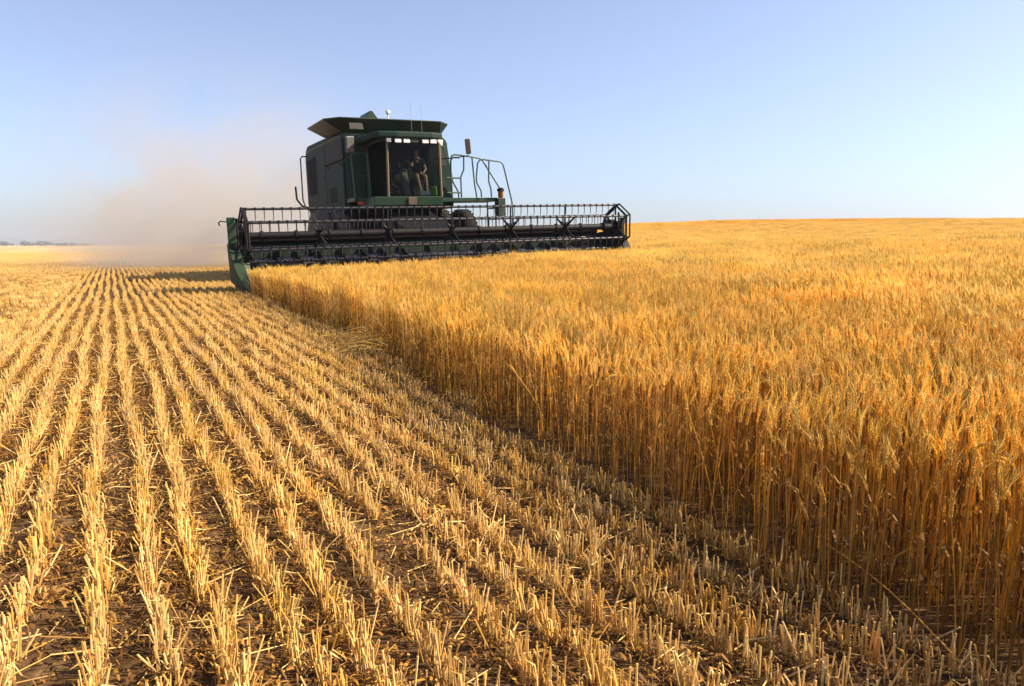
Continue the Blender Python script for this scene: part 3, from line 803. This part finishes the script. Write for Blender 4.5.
# near-side catwalk with its handrail and red lamp
mb = MB(); mb.bx(-1.34, CX0-.34, 4.1, 4.97, 2.25, 2.37)
cw = mb.build('catwalk', M['green'], root, bevel=.01)
mb = MB()
yy = 4.15
mb.tube([(-1.30, yy, 2.38), (-1.36, yy, 3.58), (-1.32, yy, 3.63), (-.92, yy, 3.66), (-.86, yy, 3.60), (-.82, yy, 2.38)], .026, 8); mb.tube([(-1.33, yy, 3.0), (-.84, yy, 3.0)], .016, 8)
mb.build('handrail', M['rail_green'], cw, smooth=True)
MB().box((-1.16, 4.07, 2.20), (.17, .05, .085)).build('red_lamp', M['red_lens'], cw, bevel=.015)

def mirror(x, y, z, w, h, pts, rz):
    mb = MB(); mb.tube(pts, .016, 8); arm = mb.build('mirror_arm', M['black'], root)
    mh = MB(); mh.box((x, y, z), (w, .07, h), (R(10), R(-4), rz)); hs = mh.build('mirror_housing', M['mirror_back'], arm, bevel=.03)
    e = Euler((R(10), R(-4), rz)).to_matrix(); f = e @ Vector((0, -.042, 0))
    MB().box(Vector((x, y, z)) + f, (w*.8, .006, h*.84), (R(10), R(-4), rz)).build('mirror_face', M['mirror'], arm)
mirror(-1.36, 4.2, 3.90, .27, .48, [(-1.0, 4.9, 4.2), (-1.1, 4.3, 4.2), (-1.36, 4.24, 4.18), (-1.36, 4.24, 3.66)], R(12))
mirror(2.20, 3.7, 3.88, .17, .46, [(1.12, 4.9, 3.55), (1.9, 3.9, 3.56), (2.2, 3.74, 3.6), (2.24, 3.74, 3.72)], R(-25))

# far-side platform with looped rails
mb = MB(); mb.bx(1.16, 3.30, 4.0, 4.96, 2.22, 2.34); pf = mb.build('platform', M['green'], root, bevel=.01)
def rail(pts):                       # pts in picture-free local x, z at one depth
    return pts
mb = MB(); r = .019
y1 = 4.05
def T(pts, y=y1, rr=.025): mb.tube([(x+.14, y, z) for x, z in pts], rr, 8)
T([(1.62, 2.35), (1.60, 3.0), (1.62, 3.55), (1.66, 3.63), (1.75, 3.66), (2.05, 3.64), (2.62, 3.56), (2.70, 3.50), (3.36, 2.52)])
T([(1.95, 2.35), (1.93, 2.55), (1.76, 2.85), (1.70, 3.3), (1.72, 3.52), (1.80, 3.60), (2.02, 3.60)], 4.3)
T([(2.06, 3.62), (2.04, 3.2), (1.93, 2.98)], 4.05)
T([(1.45, 2.95), (1.93, 2.95)], 4.05); T([(1.45, 2.5), (1.93, 2.5)], 4.05); T([(1.93, 2.98), (1.93, 2.35)], 4.05)
T([(2.34, 3.58), (2.38, 3.0), (2.40, 2.75), (2.46, 2.35)], 4.05)
mb.build('handrail', M['rail_green'], pf, smooth=True)
mb = MB()
T([(2.58, 2.35), (2.57, 2.55), (2.43, 2.8), (2.42, 2.95), (2.48, 3.40), (2.56, 3.50), (2.68, 3.52), (3.28, 3.46), (3.36, 3.40), (3.40, 3.30), (3.66, 2.2), (3.70, 1.3)], 3.95)
T([(2.88, 3.50), (2.85, 2.85), (2.92, 2.6), (2.93, 2.35)], 3.95)
mb.build('handrail', M['rail_green'], pf, smooth=True)
mb = MB()
for zz in (2.0, 1.65, 1.3, .95): mb.bx(3.30, 3.62, 4.15, 4.75, zz, zz+.035)
mb.bx(3.28, 3.31, 4.12, 4.17, .9, 2.3); mb.bx(3.28, 3.31, 4.72, 4.77, .9, 2.3)
mb.build('ladder', M['dark_green'], root)
mb = MB(); mb.bx(3.26, 3.52, 3.85, 4.05, 1.75, 2.32); lp = mb.build('lamp_post', M['dark_green'], root, bevel=.015)
mb = MB(); mb.lathe([(2.32, .06), (2.36, .09), (2.52, .085), (2.56, .11), (2.60, .11), (2.64, .06)], 'z', (3.40, 3.95, 0), 16); mb.build('amber_lamp', M['amber'], lp, smooth=True)
MB().lathe([(2.535, .115), (2.60, .115), (2.645, .065)], 'z', (3.40, 3.95, 0), 16).build('lamp_cap', M['black'], lp)

# wheels
def wheel(x, y, rad, w, mat):
    mb = MB(); mb.lathe([(x-w*.5, rad*.55), (x-w*.52, rad*.80), (x-w*.44, rad*.90), (x-w*.25, rad*.965), (x, rad*.985), (x+w*.25, rad*.965), (x+w*.44, rad*.90), (x+w*.52, rad*.80), (x+w*.5, rad*.55)], 'x', (0, y, rad), 40)
    t = mb.build('wheel', M[mat], root, smooth=True)
    ml = MB()
    for i in range(30):
        for s in (-1, 1):
            a = 2*math.pi*(i + (.25 if s > 0 else -.25))/30
            c = Vector((x+s*w*.2, y+rad*.955*math.cos(a), rad+rad*.955*math.sin(a)))
            ml.box(c, (w*.40, .05, .05), (a-math.pi/2, 0, s*R(0)))
    ml.build('tread', M[mat], t)
    MB().lathe([(x-w*.40, rad*.30), (x-w*.46, rad*.56), (x+w*.46, rad*.56), (x+w*.40, rad*.30)], 'x', (0, y, rad), 32).build('rim', M['yellow'], t)
for x in (-1.95, -1.3, 2.1, 2.9): wheel(x, 6.0, 1.04, .5, 'dusty' if x < 0 else 'tyre')
for x in (-1.35, 1.85): wheel(x, 10.0, .62, .42, 'dusty')

# ------------------------------------------------------------------ the two people in the cab
def skin_mesh(name, verts, edges, radii, mat, parent=None, rootv=0, levels=2):
    me = bpy.data.meshes.new(name); me.from_pydata([tuple(v) for v in verts], edges, []); me.materials.append(mat)
    o = bpy.data.objects.new(name, me); C.objects.link(o)
    if parent: o.parent = parent
    md = o.modifiers.new('skin', 'SKIN'); md.use_smooth_shade = True
    sv = me.skin_vertices[0].data
    for i, r in enumerate(radii):
        sv[i].radius = r if isinstance(r, tuple) else (r, r); sv[i].use_root = (i == rootv)
    s = o.modifiers.new('sub', 'SUBSURF'); s.levels = levels; s.render_levels = levels
    return o

def person(J, label, shirt, legs, long_sleeve, bare_leg, look, dx=0.0):
    J = {k: p + Vector((dx, 0, 0)) for k, p in J.items()}
    V = []; E = []; Rr = []
    def v(p, r, link=None):
        V.append(Vector(p)); Rr.append(r); i = len(V)-1
        if link is not None: E.append((link, i))
        return i
    pel = v(J['pelvis'], (.13, .11)); sp = v(J['spine'], (.125, .10), pel); ch = v(J['chest'], (.14, .105), sp); nk = v(J['neck'], .055, ch)
    hl = v(J['head'] - Vector((0, 0, .06)) + look*.015, .068, nk); hm = v(J['head'] + Vector((0, 0, .02)), (.078, .092), hl); ht = v(J['head'] + Vector((0, 0, .09)), (.06, .07), hm)
    ns = v(J['head'] - Vector((0, 0, .01)) + look*.105, .012, hm)
    for s in ('l', 'r'):
        sh = v(J['sh'+s], .055, ch); el = v(J['el'+s], .042, sh); wr = v(J['wr'+s], .028, el)
        d = (J['wr'+s]-J['el'+s]).normalized(); side = d.cross(Vector((0, 0, 1))).normalized(); dn = side.cross(d)
        pm = v(J['wr'+s] + d*.06, (.038, .018), wr)
        for k, (off, l) in enumerate(((-.03, .062), (-.01, .075), (.01, .07), (.03, .055))):
            b = J['wr'+s] + d*.09 + side*off
            f1 = v(b, .0095, pm); f2 = v(b + d*l*.5 + dn*(-.01), .0085, f1); v(b + d*l*.75 - dn*.035, .0075, f2)
        t1 = v(J['wr'+s] + d*.045 + side*(.045 if s == 'l' else -.045), .010, wr); v(J['wr'+s] + d*.085 + side*(.06 if s == 'l' else -.06) - dn*.015, .008, t1)
        hp = v(J['hp'+s], .085, pel); kn = v(J['kn'+s], .058, hp); an = v(J['an'+s], .036, kn); v(J['an'+s] + Vector((0, -.16, -.04)), .03, an)
    body_ = skin_mesh('person', V, E, Rr, M['skin'])
    body_.matrix_world = RM
    tag(body_, label, 'person')
    # shirt
    V2 = [J['pelvis'], J['spine'], J['chest'], J['chest']*.45+J['neck']*.55]; E2 = [(0, 1), (1, 2), (2, 3)]; R2 = [(.15, .13), (.145, .12), (.165, .125), (.07, .07)]
    for s in ('l', 'r'):
        i = len(V2); V2 += [J['sh'+s], J['sh'+s].lerp(J['el'+s], .6)]; E2 += [(2, i), (i, i+1)]; R2 += [.072, .062]
        if long_sleeve:
            V2 += [J['el'+s], J['el'+s].lerp(J['wr'+s], .92)]; E2 += [(i+1, i+2), (i+2, i+3)]; R2 += [.054, .04]
    skin_mesh('shirt', V2, E2, R2, M[shirt], body_)
    V2 = [J['pelvis'] - Vector((0, 0, .02))]; E2 = []; R2 = [(.16, .14)]
    for s in ('l', 'r'):
        i = len(V2); V2 += [J['hp'+s], J['hp'+s].lerp(J['kn'+s], .9)]; E2 += [(0, i), (i, i+1)]; R2 += [.105, .078]
        if not bare_leg:
            V2 += [J['kn'+s], J['kn'+s].lerp(J['an'+s], .95)]; E2 += [(i+1, i+2), (i+2, i+3)]; R2 += [.072, .052]
    skin_mesh('shorts' if bare_leg else 'trousers', V2, E2, R2, M[legs], body_)
    for s in ('l', 'r'):
        skin_mesh('shoe', [J['an'+s] - Vector((0, -.03, .02)), J['an'+s] + Vector((0, -.08, -.045)), J['an'+s] + Vector((0, -.18, -.05))], [(0, 1), (1, 2)], [.048, .048, .038], M['interior'], body_)
    h = J['head']
    skin_mesh('hair', [h + Vector((0, .035, -.03)) - look*.03, h + Vector((0, .02, .06)) - look*.03, h + Vector((0, 0, .105)) + look*.0], [(0, 1), (1, 2)], [.075, .088, .07], M['hair'], body_)
    sd = look.cross(Vector((0, 0, 1))).normalized()
    for s in (-1, 1):
        mb = MB(); c = h + look*.083 + sd*s*.032 + Vector((0, 0, .015)); mb.lathe([(-.009, .002), (-.005, .008), (.005, .008), (.009, .002)], 'z', tuple(c), 10); mb.build('eye', M['eye'], body_)
Vc = Vector
lk = Vc((-.45, -.85, -.25)).normalized()
person(dict(pelvis=Vc((.66, 4.28, 3.0)), spine=Vc((.65, 4.26, 3.18)), chest=Vc((.63, 4.20, 3.42)), neck=Vc((.60, 4.14, 3.60)), head=Vc((.57, 4.07, 3.73)),
            shr=Vc((.44, 4.15, 3.48)), elr=Vc((.36, 3.90, 3.28)), wrr=Vc((.20, 3.72, 3.36)), shl=Vc((.79, 4.15, 3.47)), ell=Vc((.84, 4.02, 3.20)), wrl=Vc((.70, 3.84, 3.09)),
            hpr=Vc((.57, 4.18, 2.97)), knr=Vc((.46, 3.78, 3.00)), anr=Vc((.53, 3.66, 2.50)), hpl=Vc((.74, 4.18, 2.97)), knl=Vc((.74, 3.80, 3.0)), anl=Vc((.74, 3.70, 2.50))),
       'person in black shirt and khaki shorts leaning forward on the seat beside the jug', 'shirt', 'khaki', False, True, lk, .06)
lk = Vc((-.15, -.98, -.1)).normalized()
person(dict(pelvis=Vc((-.20, 4.34, 2.72)), spine=Vc((-.22, 4.28, 2.88)), chest=Vc((-.24, 4.18, 3.06)), neck=Vc((-.27, 4.08, 3.18)), head=Vc((-.30, 3.98, 3.29)),
            shr=Vc((-.40, 4.10, 3.08)), elr=Vc((-.46, 3.90, 2.85)), wrr=Vc((-.30, 3.70, 2.72)), shl=Vc((-.07, 4.10, 3.09)), ell=Vc((.04, 4.0, 3.12)), wrl=Vc((.0, 3.86, 3.28)),
            hpr=Vc((-.29, 4.24, 2.68)), knr=Vc((-.36, 3.86, 2.72)), anr=Vc((-.36, 3.68, 2.48)), hpl=Vc((-.11, 4.24, 2.68)), knl=Vc((-.10, 3.88, 2.70)), anl=Vc((-.12, 3.68, 2.48))),
       'person in navy long sleeves sitting low in the cab, one hand on the wheel', 'navy', 'jean', True, False, lk)

# ------------------------------------------------------------------ dust behind the machine
def dust():
    import bmesh
    me = bpy.data.meshes.new('dust_cloud'); b = bmesh.new()
    bmesh.ops.create_icosphere(b, subdivisions=3, radius=1.0); b.to_mesh(me); b.free()
    o = bpy.data.objects.new('dust_cloud', me); C.objects.link(o)
    o.location = (4.2, 41, 2.4); o.scale = (12, 22, 10); o.rotation_euler = (0, 0, R(4))
    m = bpy.data.materials.new('field_dust'); m.use_nodes = True; nt = m.node_tree; N = nt.nodes; L = nt.links
    N.remove(N['Principled BSDF']); out = N['Material Output']
    pv = N.new('ShaderNodeVolumePrincipled'); pv.inputs['Color'].default_value = (.76, .695, .625, 1); pv.inputs['Anisotropy'].default_value = .25
    tc = N.new('ShaderNodeTexCoord'); ln = N.new('ShaderNodeVectorMath'); ln.operation = 'LENGTH'; L.new(tc.outputs['Object'], ln.inputs[0])
    n = N.new('ShaderNodeTexNoise'); n.inputs['Scale'].default_value = 2.6; n.inputs['Detail'].default_value = 6; n.inputs['Roughness'].default_value = .6; n.inputs['Distortion'].default_value = .4; L.new(tc.outputs['Object'], n.inputs['Vector'])
    fall = N.new('ShaderNodeMapRange'); fall.inputs['From Min'].default_value = .0; fall.inputs['From Max'].default_value = 1.0; fall.inputs['To Min'].default_value = 1; fall.inputs['To Max'].default_value = 0
    fall.interpolation_type = 'SMOOTHSTEP'
    L.new(ln.outputs['Value'], fall.inputs['Value'])
    nr = N.new('ShaderNodeMapRange'); nr.inputs['From Min'].default_value = .40; nr.inputs['From Max'].default_value = .64; nr.inputs['To Min'].default_value = .05; nr.inputs['To Max'].default_value = 1.9; L.new(n.outputs['Fac'], nr.inputs['Value'])
    sx = N.new('ShaderNodeSeparateXYZ'); L.new(tc.outputs['Object'], sx.inputs[0])
    hz = N.new('ShaderNodeMapRange'); hz.inputs['From Min'].default_value = -.4; hz.inputs['From Max'].default_value = .8; hz.inputs['To Min'].default_value = 1.6; hz.inputs['To Max'].default_value = .35; L.new(sx.outputs['Z'], hz.inputs['Value'])
    m1 = N.new('ShaderNodeMath'); m1.operation = 'MULTIPLY'; pw = N.new('ShaderNodeMath'); pw.operation = 'POWER'; pw.inputs[1].default_value = 1.7; L.new(fall.outputs[0], pw.inputs[0]); L.new(pw.outputs[0], m1.inputs[0]); L.new(nr.outputs[0], m1.inputs[1])
    m2 = N.new('ShaderNodeMath'); m2.operation = 'MULTIPLY'; L.new(m1.outputs[0], m2.inputs[0]); L.new(hz.outputs[0], m2.inputs[1])
    m3 = N.new('ShaderNodeMath'); m3.operation = 'MULTIPLY'; L.new(m2.outputs[0], m3.inputs[0]); m3.inputs[1].default_value = 0.135
    L.new(m3.outputs[0], pv.inputs['Density']); L.new(pv.outputs[0], out.inputs['Volume'])
    me.materials.append(m)
    tag(o, 'pale brown dust hanging in the air behind the harvester', 'dust', kind='stuff')
dust()
hz_ = MB().bx(-1700, 1700, -450, 1750, -9, 22).build('haze', bpy.data.materials.new('thin_haze'))
hm = hz_.data.materials[0]; hm.use_nodes = True; hn = hm.node_tree; hn.nodes.remove(hn.nodes['Principled BSDF'])
hv = hn.nodes.new('ShaderNodeVolumePrincipled'); hv.inputs['Color'].default_value = (.72, .80, 1, 1); hv.inputs['Density'].default_value = .00026; hv.inputs['Anisotropy'].default_value = .2
hn.links.new(hv.outputs[0], hn.nodes['Material Output'].inputs['Volume'])
tag(hz_, 'thin pale haze in the air over the whole field', 'haze', kind='stuff')

# ------------------------------------------------------------------ light, sky, camera
sd = Vector((1, -.46, .86)).normalized()
elev = math.asin(sd.z); az = math.atan2(sd.x, sd.y)
sun = bpy.data.lights.new('sun', 'SUN'); sun.energy = 5.0; sun.angle = R(.53); sun.color = (1.0, .87, .67)
so = bpy.data.objects.new('sun', sun); C.objects.link(so); so.rotation_euler = sd.to_track_quat('Z', 'Y').to_euler(); so.location = (30, -20, 30)
w = bpy.data.worlds.new('World'); sc.world = w; w.use_nodes = True; nt = w.node_tree
sky = nt.nodes.new('ShaderNodeTexSky'); sky.sky_type = 'NISHITA'; sky.sun_disc = False
sky.sun_elevation = elev; sky.sun_rotation = az; sky.air_density = 1.0; sky.dust_density = 1.5; sky.ozone_density = 5.5; sky.altitude = 300
bg = nt.nodes['Background']; bg.inputs['Strength'].default_value = .088
hs = nt.nodes.new('ShaderNodeHueSaturation'); hs.inputs['Saturation'].default_value = .71
tn = nt.nodes.new('ShaderNodeMix'); tn.data_type = 'RGBA'; tn.blend_type = 'MULTIPLY'; tn.inputs['Factor'].default_value = 1; tn.inputs['B'].default_value = (.975, .975, 1.055, 1)
nt.links.new(sky.outputs[0], hs.inputs['Color']); nt.links.new(hs.outputs[0], tn.inputs['A']); nt.links.new(tn.outputs['Result'], bg.inputs['Color'])

cam = bpy.data.cameras.new('camera'); co = bpy.data.objects.new('camera', cam); C.objects.link(co); sc.camera = co
cam.sensor_width = 36; cam.lens = 36*750/1024; cam.clip_start = .05; cam.clip_end = 12000
co.location = (0, 0, CAM_H); co.rotation_euler = (math.pi/2 - PT, 0, -TH)
sc.view_settings.view_transform = 'Standard'; sc.view_settings.look = 'None'; sc.view_settings.exposure = 1.15; sc.view_settings.gamma = 1.0
sc.view_settings.use_curve_mapping = False
sc.cycles.max_bounces = 6; sc.cycles.diffuse_bounces = 3; sc.cycles.glossy_bounces = 2; sc.cycles.transmission_bounces = 4; sc.cycles.transparent_max_bounces = 8; sc.cycles.volume_bounces = 1
sc.cycles.use_denoising = True
sc.cycles.volume_step_rate = 1.0
sc.render.engine = 'CYCLES'
